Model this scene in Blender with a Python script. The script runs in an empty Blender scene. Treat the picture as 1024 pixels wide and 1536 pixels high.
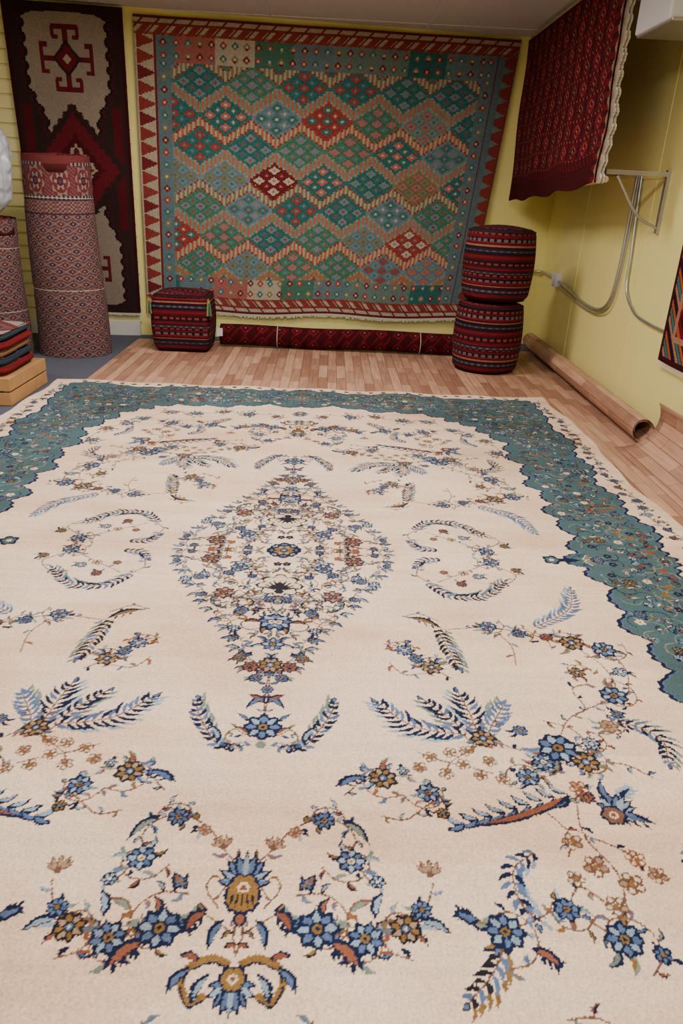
import bpy, math, random, bmesh
import numpy as np
from mathutils import noise,Vector,Matrix
random.seed(7); rng=np.random.RandomState(5)
S=bpy.context.scene
def lin(c):
    return tuple(((v/255.)/12.92 if v/255.<=.04045 else ((v/255.+.055)/1.055)**2.4) for v in c)
# ------------------------------------------------------------ materials
def newmat(name):
    m=bpy.data.materials.new(name); m.use_nodes=True; nt=m.node_tree
    return m,nt,nt.nodes['Principled BSDF']
def woven(name,bump=.25,scale=260,rough=.95,var=.25,patch=.12,stain=0):
    m,nt,b=newmat(name); N=nt.nodes; L=nt.links
    a=N.new('ShaderNodeVertexColor'); a.layer_name='Col'
    tc=N.new('ShaderNodeTexCoord')
    n=N.new('ShaderNodeTexNoise'); n.inputs['Scale'].default_value=scale; n.inputs['Detail'].default_value=2
    n2=N.new('ShaderNodeTexNoise'); n2.inputs['Scale'].default_value=1.8; n2.inputs['Detail'].default_value=5
    L.new(tc.outputs['Object'],n.inputs['Vector']); L.new(tc.outputs['Object'],n2.inputs['Vector'])
    mr=N.new('ShaderNodeMapRange'); mr.inputs[1].default_value=.25; mr.inputs[2].default_value=.75; mr.inputs[3].default_value=1-var; mr.inputs[4].default_value=1+var
    L.new(n.outputs['Fac'],mr.inputs[0])
    mr2=N.new('ShaderNodeMapRange'); mr2.inputs[1].default_value=.3; mr2.inputs[2].default_value=.7; mr2.inputs[3].default_value=1-patch; mr2.inputs[4].default_value=1+patch*.5
    L.new(n2.outputs['Fac'],mr2.inputs[0])
    mu=N.new('ShaderNodeMath'); mu.operation='MULTIPLY'; L.new(mr.outputs[0],mu.inputs[0]); L.new(mr2.outputs[0],mu.inputs[1])
    src=a.outputs['Color']
    if stain:
        n3=N.new('ShaderNodeTexNoise'); n3.inputs['Scale'].default_value=1.3; n3.inputs['Detail'].default_value=7; n3.inputs['Roughness'].default_value=.62
        mp=N.new('ShaderNodeMapping'); mp.inputs['Scale'].default_value=(1,2.2,1); mp.inputs['Location'].default_value=(3.1,1.7,0); L.new(tc.outputs['Object'],mp.inputs[0]); L.new(mp.outputs[0],n3.inputs['Vector'])
        m3=N.new('ShaderNodeMapRange'); m3.inputs[1].default_value=.46; m3.inputs[2].default_value=.74; m3.inputs[3].default_value=0; m3.inputs[4].default_value=stain; L.new(n3.outputs['Fac'],m3.inputs[0])
        mx=N.new('ShaderNodeMix'); mx.data_type='RGBA'; mx.blend_type='MULTIPLY'; mx.inputs[7].default_value=(.74,.52,.38,1)
        L.new(m3.outputs[0],mx.inputs[0]); L.new(src,mx.inputs[6]); src=mx.outputs[2]
    vm=N.new('ShaderNodeVectorMath'); vm.operation='SCALE'; L.new(src,vm.inputs[0]); L.new(mu.outputs[0],vm.inputs['Scale'])
    L.new(vm.outputs[0],b.inputs['Base Color'])
    bp=N.new('ShaderNodeBump'); bp.inputs['Strength'].default_value=bump; bp.inputs['Distance'].default_value=.004
    L.new(n.outputs['Fac'],bp.inputs['Height']); L.new(bp.outputs[0],b.inputs['Normal'])
    b.inputs['Roughness'].default_value=rough; b.inputs['Specular IOR Level'].default_value=.15
    return m
def plain(name,col,rough=.7,noise=.06,scale=30,bump=.05,metal=0,spec=.3):
    m,nt,b=newmat(name); N=nt.nodes; L=nt.links
    tc=N.new('ShaderNodeTexCoord'); n=N.new('ShaderNodeTexNoise'); n.inputs['Scale'].default_value=scale; n.inputs['Detail'].default_value=4
    L.new(tc.outputs['Object'],n.inputs['Vector'])
    mx=N.new('ShaderNodeMix'); mx.data_type='RGBA'; c=lin(col)
    mx.inputs[6].default_value=(*[v*(1-noise*2) for v in c],1); mx.inputs[7].default_value=(*[min(1,v*(1+noise)) for v in c],1)
    L.new(n.outputs['Fac'],mx.inputs[0]); L.new(mx.outputs[2],b.inputs['Base Color'])
    bp=N.new('ShaderNodeBump'); bp.inputs['Strength'].default_value=bump; bp.inputs['Distance'].default_value=.01
    L.new(n.outputs['Fac'],bp.inputs['Height']); L.new(bp.outputs[0],b.inputs['Normal'])
    b.inputs['Roughness'].default_value=rough; b.inputs['Metallic'].default_value=metal; b.inputs['Specular IOR Level'].default_value=spec
    return m
M_pile=woven('carpet_pile',.65,170,.97,.17,.13,.7)
M_kil=woven('flatweave',.25,300,.95,.2,.1)
M_wall=plain('yellow_paint',(230,219,140),.5,.03,3,.02)
M_slat=plain('cream_slatwall',(222,212,156),.5,.03,4,.02)
M_ceil=plain('ceiling_tile',(200,196,196),.9,.05,60,.2)
M_base=plain('white_trim',(205,203,196),.5,.03,8,.02)
M_grey=plain('grey_carpet',(88,90,104),.98,.25,220,.5)
M_metal=plain('galvanised_metal',(185,185,185),.35,.08,20,.02,.8)
M_white=plain('white_enamel',(205,205,210),.4,.02,8,.01)
M_rod=plain('wood_rod',(205,180,140),.6,.1,14,.05)
M_wood=plain('pine_crate',(185,140,92),.6,.15,12,.1)
M_bag=plain('plastic_bag',(190,195,206),.28,.05,6,.3,0,.6)
M_fringe=plain('cotton_fringe',(214,202,182),.95,.12,80,.2)
def vinyl():
    m,nt,b=newmat('vinyl_wood_planks'); N=nt.nodes; L=nt.links
    uv=N.new('ShaderNodeUVMap'); uv.uv_map='UVMap'
    mp=N.new('ShaderNodeMapping'); mp.inputs['Rotation'].default_value=(0,0,math.pi/2); L.new(uv.outputs[0],mp.inputs[0])
    br=N.new('ShaderNodeTexBrick'); br.offset=.37; br.inputs['Scale'].default_value=1
    br.inputs['Brick Width'].default_value=.40; br.inputs['Row Height'].default_value=.066; br.inputs['Mortar Size'].default_value=.0016
    br.inputs['Color1'].default_value=(*lin((196,152,124)),1); br.inputs['Color2'].default_value=(*lin((142,98,78)),1); br.inputs['Mortar'].default_value=(*lin((92,62,48)),1)
    br.inputs['Bias'].default_value=-.1
    L.new(mp.outputs[0],br.inputs['Vector'])
    mp2=N.new('ShaderNodeMapping'); mp2.inputs['Scale'].default_value=(55,4,1); L.new(uv.outputs[0],mp2.inputs[0])
    n=N.new('ShaderNodeTexNoise'); n.inputs['Scale'].default_value=1; n.inputs['Detail'].default_value=5; L.new(mp2.outputs[0],n.inputs['Vector'])
    mr=N.new('ShaderNodeMapRange'); mr.inputs[1].default_value=.3; mr.inputs[2].default_value=.7; mr.inputs[3].default_value=.74; mr.inputs[4].default_value=1.14; L.new(n.outputs['Fac'],mr.inputs[0])
    vm=N.new('ShaderNodeVectorMath'); vm.operation='SCALE'; L.new(br.outputs['Color'],vm.inputs[0]); L.new(mr.outputs[0],vm.inputs['Scale'])
    L.new(vm.outputs[0],b.inputs['Base Color']); b.inputs['Roughness'].default_value=.5; b.inputs['Specular IOR Level'].default_value=.35
    return m
M_vinyl=vinyl()
# ------------------------------------------------------------ mesh helpers
def link(o,parent=None):
    S.collection.objects.link(o)
    if parent: o.parent=parent
    return o
def empty(name):
    e=bpy.data.objects.new(name,None); S.collection.objects.link(e); return e
def mesh_obj(name,V,F,mat,cols=None,parent=None,smooth=False,uvs=None):
    me=bpy.data.meshes.new(name); me.from_pydata([tuple(v) for v in V],[],F); me.materials.append(mat)
    if cols is not None:
        at=me.color_attributes.new('Col','FLOAT_COLOR','CORNER')
        tot=np.zeros(len(me.polygons),dtype=np.int32); me.polygons.foreach_get('loop_total',tot)
        c=np.ones((len(F),4)); c[:,:3]=np.array(cols)
        at.data.foreach_set('color',np.repeat(c,tot,axis=0).ravel())
    if uvs is not None:
        u=me.uv_layers.new(name='UVMap')
        vi=np.zeros(len(me.loops),dtype=np.int32); me.loops.foreach_get('vertex_index',vi)
        u.data.foreach_set('uv',np.array(uvs)[vi].ravel())
    if smooth:
        me.polygons.foreach_set('use_smooth',[True]*len(me.polygons))
    me.update()
    return link(bpy.data.objects.new(name,me),parent)
def big_grid(name,P,C,mat,parent):
    ny,nx=P.shape[:2]; me=bpy.data.meshes.new(name); nf=(nx-1)*(ny-1)
    me.vertices.add(nx*ny); me.vertices.foreach_set('co',P.astype(np.float32).ravel())
    I,J=np.meshgrid(np.arange(nx-1),np.arange(ny-1)); a=(J*nx+I).ravel()
    L=np.stack([a,a+1,a+nx+1,a+nx],1).astype(np.int32)
    me.loops.add(nf*4); me.loops.foreach_set('vertex_index',L.ravel())
    me.polygons.add(nf); me.polygons.foreach_set('loop_start',np.arange(0,nf*4,4,dtype=np.int32))
    me.polygons.foreach_set('use_smooth',np.ones(nf,dtype=bool))
    me.update(calc_edges=True)
    at=me.color_attributes.new('Col','FLOAT_COLOR','POINT')
    c=np.ones((nx*ny,4),dtype=np.float32); c[:,:3]=C.reshape(-1,3); at.data.foreach_set('color',c.ravel())
    me.materials.append(mat)
    return link(bpy.data.objects.new(name,me),parent)
def grid_obj(name,nx,ny,pos,mat,cols=None,parent=None,smooth=True,solid=0,uvf=None):
    U,V=np.meshgrid(np.linspace(0,1,nx+1),np.linspace(0,1,ny+1))
    X,Y,Z=pos(U,V); P=np.stack([X+0*U,Y+0*U,Z+0*U],-1).reshape(-1,3)
    i=np.arange(nx); j=np.arange(ny); I,J=np.meshgrid(i,j); a=(J*(nx+1)+I).ravel()
    F=np.stack([a,a+1,a+nx+2,a+nx+1],1).tolist()
    uvs=None
    if uvf: uu,vv=uvf(U,V); uvs=np.stack([uu,vv],-1).reshape(-1,2)
    o=mesh_obj(name,P,F,mat,None if cols is None else cols.reshape(-1,3),parent,smooth,uvs)
    if solid:
        md=o.modifiers.new('thick','SOLIDIFY'); md.thickness=solid; md.offset=0
    return o
def box(name,x0,x1,y0,y1,z0,z1,mat,parent=None,bev=0):
    V=[(x,y,z) for x in(x0,x1) for y in(y0,y1) for z in(z0,z1)]
    F=[(0,1,3,2),(4,6,7,5),(0,4,5,1),(2,3,7,6),(0,2,6,4),(1,5,7,3)]
    o=mesh_obj(name,V,F,mat,None,parent)
    if bev:
        md=o.modifiers.new('b','BEVEL'); md.width=bev; md.segments=3
    return o
def prism(name,pts,z0,z1,mat,parent=None):
    n=len(pts); V=[(x,y,z0) for x,y in pts]+[(x,y,z1) for x,y in pts]
    F=[tuple(range(n))[::-1],tuple(range(n,2*n))]+[(i,(i+1)%n,n+(i+1)%n,n+i) for i in range(n)]
    return mesh_obj(name,V,F,mat,None,parent)
def catmull(pts,res=8):
    P=[np.array(p,float) for p in pts]; P=[2*P[0]-P[1]]+P+[2*P[-1]-P[-2]]; out=[]
    for i in range(1,len(P)-2):
        for k in range(res):
            t=k/res; a,b,c,d=P[i-1],P[i],P[i+1],P[i+2]
            out.append(.5*((2*b)+(-a+c)*t+(2*a-5*b+4*c-d)*t*t+(-a+3*b-3*c+d)*t**3))
    out.append(P[-2]); return out
def tube(name,pts,r,mat,parent=None,res=8,cyclic=False):
    c=bpy.data.curves.new(name,'CURVE'); c.dimensions='3D'; c.bevel_depth=r; c.bevel_resolution=3; c.use_fill_caps=True
    sp=c.splines.new('POLY'); P=catmull(pts,res) if len(pts)>2 else pts
    sp.points.add(len(P)-1)
    for k,p in enumerate(P): sp.points[k].co=(*p,1)
    c.materials.append(mat); return link(bpy.data.objects.new(name,c),parent)
# ------------------------------------------------------------ room
YB=lambda x:6.788+.108*x
XL,XR,YF,H=-3.6,1.9,-2.2,2.45
prism('wall_back',[(XL-.1,YB(XL-.1)),(XR+.1,YB(XR+.1)),(XR+.1,YB(XR)+.15),(XL-.1,YB(XL)+.15)],-.05,H+.05,M_wall)
box('wall_right',XR,XR+.12,YF,YB(XR)+.1,-.05,H+.05,M_wall)
box('wall_left',XL-.12,XL,YF,YB(XL)+.1,-.05,H+.05,M_slat)
box('wall_front',XL-.1,XR+.1,YF-.12,YF,-.05,H+.05,M_wall)
box('floor',XL-.1,XR+.1,YF-.1,YB(XR)+.1,-.1,0,M_grey)
box('ceiling',XL-.1,XR+.1,YF-.1,YB(XR)+.15,H,H+.08,M_ceil)
g=empty('ceiling_grid')
for k in range(6): box('t_bar_x%d'%k,XL,XR,.55+1.22*k-.012,.55+1.22*k+.012,H-.006,H,M_white,g)
for k in range(5): box('t_bar_y%d'%k,-3.0+1.22*k-.012,-3.0+1.22*k+.012,YF,6.45+.13*k*1.0-.05,H-.005,H,M_white,g)
V=[];F=[];z=.12;pr=[]
while z<H:
    pr+= [(z,.03),(z+.085,.03),(z+.088,.012),(z+.098,.012),(z+.1,.03)]; z+=.1
pr=[p for p in pr if p[0]<=H]
for x in(XL,-1.66):
    for zz,d in pr: V.append((x,YB(x)-d,zz))
n=len(pr)
for k in range(n-1): F.append((k,k+1,n+k+1,n+k))
mesh_obj('trim_1',V,F,M_slat)
prism('baseboard_back',[(XL,YB(XL)-.035),(-1.68,YB(-1.68)-.035),(-1.68,YB(-1.68)),(XL,YB(XL))],0,.12,M_base)
box('trim_2',-.32,-.31,YB(-.3)-.006,YB(-.3)+.01,0,.23,M_slat)
tr=empty('trim_3')
for k,y in enumerate((6.0,4.78,3.56,2.34)): box('panel_joint_%d'%k,XR-.004,XR,y-.012,y+.012,0,H,M_wall,tr)
box('panel_rail',XR-.012,XR,4.62,YB(XR)-.02,1.40,1.425,M_wall,tr)
# ------------------------------------------------------------ vinyl
def flat(U,V):
    xl=-1.60-.06*V
    return xl+(1.85-xl)*U, .0+V*6.42+.10*V*(U*3.3)*.55, .003+0*U
grid_obj('vinyl_flooring_sheet',40,60,flat,M_vinyl,None,None,True,.0,lambda U,V:(-1.7+3.5*U,V*6.6))
def roll(U,V):
    th=-math.pi/2+U*2*math.pi*1.75; r=.068-.014*U
    y=3.98+V*2.76
    return 1.79+.02*V+r*np.cos(th)*(1), y+.02*np.sin(th), .076+r*np.sin(th)
grid_obj('vinyl_flooring_roll',60,30,roll,M_vinyl,None,None,True,.003,lambda U,V:(.8*U,V*2.7))
def curl(U,V):
    th=U*2.15; R=.18
    x=1.63+R*np.sin(th)*(1.05); z=.006+R*(1-np.cos(th))*(.62+.34*V+.12*np.sin(V*9))
    return x-.02*V,-.3+4.20*V-.08*U*V,z
grid_obj('vinyl_flooring_curled_edge',20,50,curl,M_vinyl,None,None,True,.003,lambda U,V:(.4*U+.03,V*4.2))
# ------------------------------------------------------------ CARPET : knot raster
NAVY=(23,32,60);BLUE=(84,102,136);LBL=(138,156,172);GOLD=(128,96,52);BRN=(110,78,62);RUST=(130,78,58);TEAL=(71,95,100);DTEAL=(42,60,68);CRM=(216,194,166);SAGE=(114,126,116);TAN=(156,128,104);DK=(34,34,42)
FIELD=(231,202,174)
cx0,cy0=-.145,2.45; ROT=0.012
HW,HL=165.,241.; KN=.3
NU,NV=551,804
Q=np.zeros((NV,NU,3)); Q[:]=lin(FIELD)
sj=rng.uniform(-.12,.12,(NV,NU,2))
GU=(np.arange(NU)*KN)[None,:]+sj[:,:,0]; GV=(-np.arange(NV)*KN)[:,None]+sj[:,:,1]
class Canvas:
    def __init__(s): s.items=[];s.k=0;s.jit=True
    def add(s,poly,col,layer,mode=4):
        s.k+=1; j=rng.uniform(.86,1.14) if s.jit else 1.
        s.items.append((layer,s.k,poly,[min(1,q*j) for q in lin(col)]))
    def paint(s):
        for layer,k,poly,col in sorted(s.items,key=lambda t:(t[0],t[1])):
            P=np.array(poly,float)
            for sg in ((1,1),(-1,1),(1,-1)):
                p=P*np.array(sg)
                if sg!=(1,1) and not ((sg[0]<0 and P[:,0].min()<0.2) or (sg[1]<0 and P[:,1].max()>-.2)): continue
                i0=max(0,int((p[:,0].min()-.3)/KN)); i1=min(NU,int((p[:,0].max()+.3)/KN)+2)
                j0=max(0,int((-p[:,1].max()-.3)/KN)); j1=min(NV,int((-p[:,1].min()+.3)/KN)+2)
                if i1<=i0 or j1<=j0: continue
                u=GU[j0:j1,i0:i1]; v=GV[j0:j1,i0:i1]; ins=np.zeros(u.shape,bool)
                x,y=p[:,0],p[:,1]; x2,y2=np.roll(x,-1),np.roll(y,-1)
                for a,b,c,d in zip(x,y,x2,y2):
                    if b==d: continue
                    cr=((b>v)!=(d>v))&(u<(c-a)*(v-b)/(d-b)+a); ins^=cr
                Q[j0:j1,i0:i1][ins]=col
K=Canvas()
def circ(x,y,r,n=10): return [(x+r*math.cos(2*math.pi*i/n),y+r*math.sin(2*math.pi*i/n)) for i in range(n)]
def blob(x,y,r,n,amp,rot=0):
    o=[]
    for i in range(n*4):
        t=2*math.pi*i/(n*4); rr=r*(1-amp+amp*abs(math.cos(n*(t-rot)/2)))*random.uniform(.93,1.07); o.append((x+rr*math.cos(t),y+rr*math.sin(t)))
    return o
def lens(x0,y0,x1,y1,wd,bend=0.,n=5):
    dx,dy=x1-x0,y1-y0; L=math.hypot(dx,dy)+1e-6; nx,ny=-dy/L,dx/L; a=[];b=[]
    for i in range(n+1):
        t=i/n; c=bend*L*math.sin(math.pi*t); h=wd*(math.sin(math.pi*t**.8))**.8 if 0<t<1 else 0
        h*=random.uniform(.85,1.2)
        a.append((x0+dx*t+nx*(c+h),y0+dy*t+ny*(c+h)))
        if 0<t<1: b.append((x0+dx*t+nx*(c-h),y0+dy*t+ny*(c-h)))
    return a[::-1]+b
def leaf(x0,y0,x1,y1,wd,col,out=NAVY,lay=1,m=4,bend=.12):
    wd=max(wd,.42)
    if out: K.add(lens(x0,y0,x1,y1,wd,bend),out,lay,m)
    L=math.hypot(x1-x0,y1-y0); f=.14
    if wd>.5: K.add(lens(x0+(x1-x0)*f,y0+(y1-y0)*f,x1-(x1-x0)*f,y1-(y1-y0)*f,wd*.55,bend),col,lay+1,m)
    if wd>1.1:
        for t in (.3,.5,.7):
            for s in (1,-1):
                a=math.atan2(y1-y0,x1-x0)+s*.75; px,py=x0+(x1-x0)*t,y0+(y1-y0)*t
                K.add(lens(px,py,px+wd*1.9*math.cos(a),py+wd*1.9*math.sin(a),wd*.33,0,3),out or col,lay,m)
PAL=dict(b=(NAVY,BLUE,LBL,GOLD,NAVY),g=(DK,GOLD,TAN,BLUE,CRM),l=(NAVY,LBL,BLUE,CRM,RUST),n=(BRN,TAN,CRM,RUST,CRM),r=(NAVY,RUST,TAN,GOLD,NAVY),c=(DK,CRM,SAGE,GOLD,NAVY))
def tendril(x,y,sz,col=BRN):
    a=random.uniform(0,6.28); s=random.choice([-1,1]); pts=[]
    for k in range(7):
        t=a+s*k*.75; rr=sz*(1-k*.11); pts.append((x+rr*math.cos(t),y+rr*math.sin(t)))
    vine(pts,.3,col,4,True)
def ros(x,y,r,p='b',m=4,leaves=3,n=8,lay=1,ten=None):
    o,a,b,c,d=PAL[p]; rot=random.uniform(0,1)
    for i in range(leaves):
        t=random.uniform(0,6.28); L=r*random.uniform(1.4,2.1)
        leaf(x+r*.6*math.cos(t),y+r*.6*math.sin(t),x+L*math.cos(t),y+L*math.sin(t),r*.2,random.choice([LBL,BLUE,SAGE,RUST,GOLD]),random.choice([NAVY,NAVY,LBL,SAGE]),lay-1,m,.2)
    if leaves>=3 and r>2.5 and ten is None and x>6:
        tendril(x,y,r*1.9)
    if r<2.2: n=6
    K.add(blob(x,y,r,n,.26,rot),o,lay+1,m)
    for i in range(n):
        t=rot+2*math.pi*i/n+0; ct,st=math.cos(t),math.sin(t)
        K.add(lens(x+r*.3*ct,y+r*.3*st,x+r*.85*ct,y+r*.85*st,r*.17,0,4),a if (i%2 or r<3) else b,lay+2,m)
    K.add(circ(x,y,r*.34),o,lay+3,m); K.add(circ(x,y,r*.24),c,lay+4,m)
    if r>2.5: K.add(circ(x,y,r*.11,6),d,lay+5,m)
def five(x,y,r,col=BRN,m=4):
    rot=random.uniform(0,1)
    for i in range(5):
        t=rot+2*math.pi*i/5
        K.add(circ(x+r*.6*math.cos(t),y+r*.6*math.sin(t),r*.42,7),col,2,m)
        if r>1.8: K.add(circ(x+r*.62*math.cos(t),y+r*.62*math.sin(t),r*.24,6),CRM if random.random()<.7 else TAN,3,m)
    K.add(circ(x,y,r*.25,6),GOLD,4,m)
def vine(pts,wd=.36,col=BRN,m=4,lv=True):
    wd=max(wd,.38)
    P=catmull(pts,6)
    for i in range(len(P)-1):
        a,b=P[i],P[i+1]; d=b-a; L=np.hypot(*d)+1e-6; n=np.array([-d[1],d[0]])/L*wd*.5; e=d/L*wd*.2
        K.add([tuple(a-n-e),tuple(b-n+e),tuple(b+n+e),tuple(a+n-e)],col,0,m)
        if lv and i%4==1:
            s=1 if (i//4)%2 else -1; t=math.atan2(d[1],d[0])+s*random.uniform(.6,1.2); q=random.uniform(1.8,3.4)
            leaf(a[0],a[1],a[0]+q*math.cos(t),a[1]+q*math.sin(t),.52,random.choice([BLUE,LBL,SAGE,RUST,GOLD,NAVY]),random.choice([NAVY,NAVY,BLUE,DK,SAGE,RUST]),0,m,.15*s)
def frond(pts,Ln=4.5,c1=NAVY,c2=LBL,m=4,wd=.36):
    P=catmull(pts,10); Lt=sum(np.hypot(*(P[i+1]-P[i])) for i in range(len(P)-1)); acc=0;nxt=0
    wd=.56
    for i in range(len(P)-1):
        a,b=P[i],P[i+1]; d=b-a; L=np.hypot(*d)+1e-6; n=np.array([-d[1],d[0]])/L*.2
        K.add([tuple(a-n),tuple(b-n),tuple(b+n),tuple(a+n)],BRN,0,m)
        while nxt<=acc+L:
            t=(nxt)/Lt; p=a+d*((nxt-acc)/L); th=math.atan2(d[1],d[0]); ll=Ln*(.4+.7*math.sin(math.pi*min(1,.15+t*.8)))*random.uniform(.8,1.15)
            for s in(1,-1):
                an=th+s*random.uniform(.6,.85); q=p+np.array([math.cos(an),math.sin(an)])*ll
                K.add(lens(p[0],p[1],q[0],q[1],wd,.1*s,4),c1 if random.random()<.7 else BLUE,1,m)
                if c2 and s==1:
                    q2=q+np.array([math.cos(th),math.sin(th)])*random.uniform(.4,1.2)+np.array([math.cos(an),math.sin(an)])*1.6
                    K.add(lens(p[0]*.4+q[0]*.6,p[1]*.4+q[1]*.6,q2[0],q2[1],.5,.1*s,3),c2,0,m)
            nxt+=1.95
        acc+=L
    a=P[-1]; d=(P[-1]-P[-2]); d=d/(np.hypot(*d)+1e-6)*Ln*.7; leaf(a[0],a[1],a[0]+d[0],a[1]+d[1],.7,BLUE,c1,1,m)
def palm(x,y,r,ang,m=4,bowl=GOLD,c=BLUE):
    for k,a in enumerate((-1.5,-1.05,-.6,.6,1.05,1.5,-.28,.28,0)):
        t=ang+a; L=r*(1.25-.25*abs(a)); 
        leaf(x,y,x+L*math.cos(t),y+L*math.sin(t),min(1.08,r*.19),c if k%2 else LBL,NAVY,2+(k>5),m,0)
    bx,by=x-r*.15*math.cos(ang),y-r*.15*math.sin(ang)
    K.add(blob(bx,by,r*.55,6,.15),NAVY,5,m); K.add(blob(bx,by,r*.44,6,.15),bowl,6,m); K.add(circ(bx,by,r*.2,8),CRM,7,m); K.add(circ(bx,by,r*.12,6),RUST,8,m)
def lotus(x,y,r,ang,m=4,c=BRN,c2=TAN):
    for a in (-.9,-.45,0,.45,.9):
        t=ang+a; L=r*(1.4-.3*abs(a)); leaf(x,y,x+L*math.cos(t),y+L*math.sin(t),r*.2,c2,c,2,m,.1*np.sign(a))
    K.add(circ(x,y,r*.3,6),c,4,m)
DN=-math.pi/2
palm(0,-163,4.8,DN,2)
for p in ([(1,-159.5),(4,-158.5),(7.5,-160),(8.6,-163),(7,-166),(4.5,-165)],): vine(p,1.3,GOLD,4,False); vine([(a,b-.9) for a,b in p],.4,NAVY,4,False)
leaf(7.5,-160,11,-165,.9,BLUE);leaf(4,-161,6.5,-167,.8,LBL);leaf(6,-159,10,-158,.8,RUST)
# palmette on the axis: fan of blue petals over a gold bowl with hatch marks
palm(0,-143.5,6.2,math.pi/2,2); K.add(blob(0,-146.6,3.8,7,.2),NAVY,5,2);K.add(blob(0,-146.6,3.1,7,.2),GOLD,6,2)
for a in range(5): K.add(lens(-2.4+a*1.2,-148.6,-1.6+a*.8,-145.2,.22,0,3),DK,7)
leaf(0,-149,0,-153,1,RUST,NAVY,2,2)
vine([(0,-150),(.8,-154),(0,-158)],.4,BRN,2)
lotus(5,-135,2.6,1.2,4); vine([(1,-141),(3,-138),(5,-135.5),(9,-130),(14,-127.5),(19,-128),(22,-132),(21.5,-137),(25,-144)])
ros(14.3,-153,4.3);ros(23,-155,3.6);ros(30.5,-153,3.2,'g');ros(21,-138,3.2,'l');ros(15.5,-127.5,2.6);ros(34,-149,2.2);ros(26,-143,1.7,'l');ros(9.5,-131,1.7,'n');ros(12,-143.5,1.4,'b')
vine([(2,-153),(8,-150),(14,-153),(23,-155),(30,-153),(35,-148),(37,-143)]); lotus(36.5,-141,3.,1.5,4)
leaf(16,-155,22.5,-161,1.3,RUST);leaf(6,-149,10,-154,1.2,RUST);leaf(14,-141,10.5,-145,1.05,BRN);leaf(19,-127,25,-134,1.05,SAGE);leaf(25,-151,27,-145,1.0,LBL);leaf(33,-151,39,-154,1.0,LBL);leaf(3,-151,5,-157,.9,BLUE);leaf(20,-150,25,-147,.9,SAGE,BRN)
vine([(4,-149),(7,-145),(6,-142),(3.5,-144),(5,-147)],.34,BRN,4,False)
ros(29,-114.5,3.6,'g',4,5);leaf(18,-117.5,26,-114,1.2,BLUE);ros(39,-119,3.);ros(41.5,-125,1.8,'g');vine([(20,-120),(25,-115),(29,-114),(36,-113.5)]);vine([(28,-126),(33,-127),(38,-123),(42,-120)]);ros(34,-112,1.6,'l')
ros(0,-98,5.0,'b',2,0);K.add(circ(0,-104.5,1.3),SAGE,2,2)
frond([(7,-106),(11,-104),(14,-99),(17,-93),(18,-88)],3.2,NAVY,SAGE,4,.7);frond([(3,-104),(6,-106),(9,-105)],1.8,NAVY,LBL);vine([(4,-101),(7,-99),(9,-102),(7,-105)],.4,GOLD)
leaf(10,-104,14,-97,.9,LBL);leaf(3,-101,7,-98,.7,RUST);leaf(4,-96,7,-93,.7,BLUE)
vine([(0,-93),(.5,-85),(0,-76)],.4,BRN,2);leaf(0,-89,5,-85,1.1,RUST);leaf(0,-86,5,-91,1.,BLUE);ros(0,-83,1.8,'b',2,0)
frond([(50,-99.5),(42,-98),(36,-95),(30,-88)],5.2,NAVY,LBL);frond([(54,-100),(53.5,-92),(52,-83)],5.,NAVY,LBL);frond([(56,-100),(60,-93),(63,-88)],4.4,BLUE,SAGE);frond([(50,-97),(46,-91),(42,-86)],3.6,NAVY,SAGE)
ros(55,-101,3.4,'g',4,4)
for q in ((41,-107.5),(44,-113),(48.5,-110),(52,-113.5),(46,-106),(38,-111),(55,-109),(50,-105.5),(57,-115)): five(*q,1.9)
vine([(38,-106),(44,-109),(50,-111),(55,-113)],.22,BRN,4,False);vine([(44,-113),(46,-109),(54,-103)],.22,BRN,4,False)
ros(73,-104,5.4,'b',4,5);ros(78.5,-108.5,3.6,'g');ros(63,-114,3.);ros(95,-82,4.2,'b');ros(89,-95,2.7,'n');ros(68,-109,3.,'l');ros(82,-102,2.6,'l');ros(65,-98,2.2,'b')
frond([(90,-93),(97,-95),(101,-100),(99,-108)],3.6,NAVY,SAGE,4,.6);ros(88,-72,2.6,'g');ros(101,-71,2.4,'l');ros(93,-90,2.0,'b')
vine([(57,-101),(63,-105),(73,-104),(80,-108),(88,-109),(93,-113)]);vine([(73,-103),(80,-92),(95,-82),(97,-70),(91,-58)]);vine([(80,-92),(85,-88),(84,-80),(90,-77)])
for k in range(9):
    t=k/8.; px,py=71-25*t,-119-9*t; leaf(px,py,px-4.6,py-4.2+2.5*t,.9,BLUE,NAVY,1);leaf(px,py,px-4.4,py+3.6-1.6*t,.85,LBL,NAVY,1)
K.add(lens(72,-119,46,-129,1.1,.05,9),NAVY,3); K.add(lens(70,-119.7,49,-128,.7,.05,9),RUST,4)
palm(80,-124,5.4,.9,4,BRN);leaf(78,-125,88,-127,1.3,BLUE);leaf(82,-121,87,-116,1.3,NAVY,LBL);leaf(80,-121,80,-114,1.0,BLUE)
five(71,-138,2.8);five(77,-142,2.8);five(68,-132,2.4);five(72,-147,2.4);five(74,-117,2.4,RUST);five(83,-140,2.2);ros(75,-119.5,2.2,'r');five(66,-141,2.);five(80,-136,2.2,RUST)
vine([(73,-118),(71,-130),(75,-140),(73,-150),(71,-156)]);vine([(63,-122),(68,-130),(66,-136)]);vine([(71,-130),(78,-134),(84,-140)])
frond([(59,-135),(54,-139),(53,-145),(55,-151)],3.3,NAVY,LBL,4,.5)
ros(62,-148,2.8);ros(71,-154,3.9);ros(77,-157,2.);ros(49,-153,4.0,'b',4,4);frond([(48,-156),(45,-161),(40,-166)],3.2,DK,GOLD,4,.6);leaf(45,-151,40,-149,1.2,BLUE);leaf(53,-156,58,-160,1.2,RUST)
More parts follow.
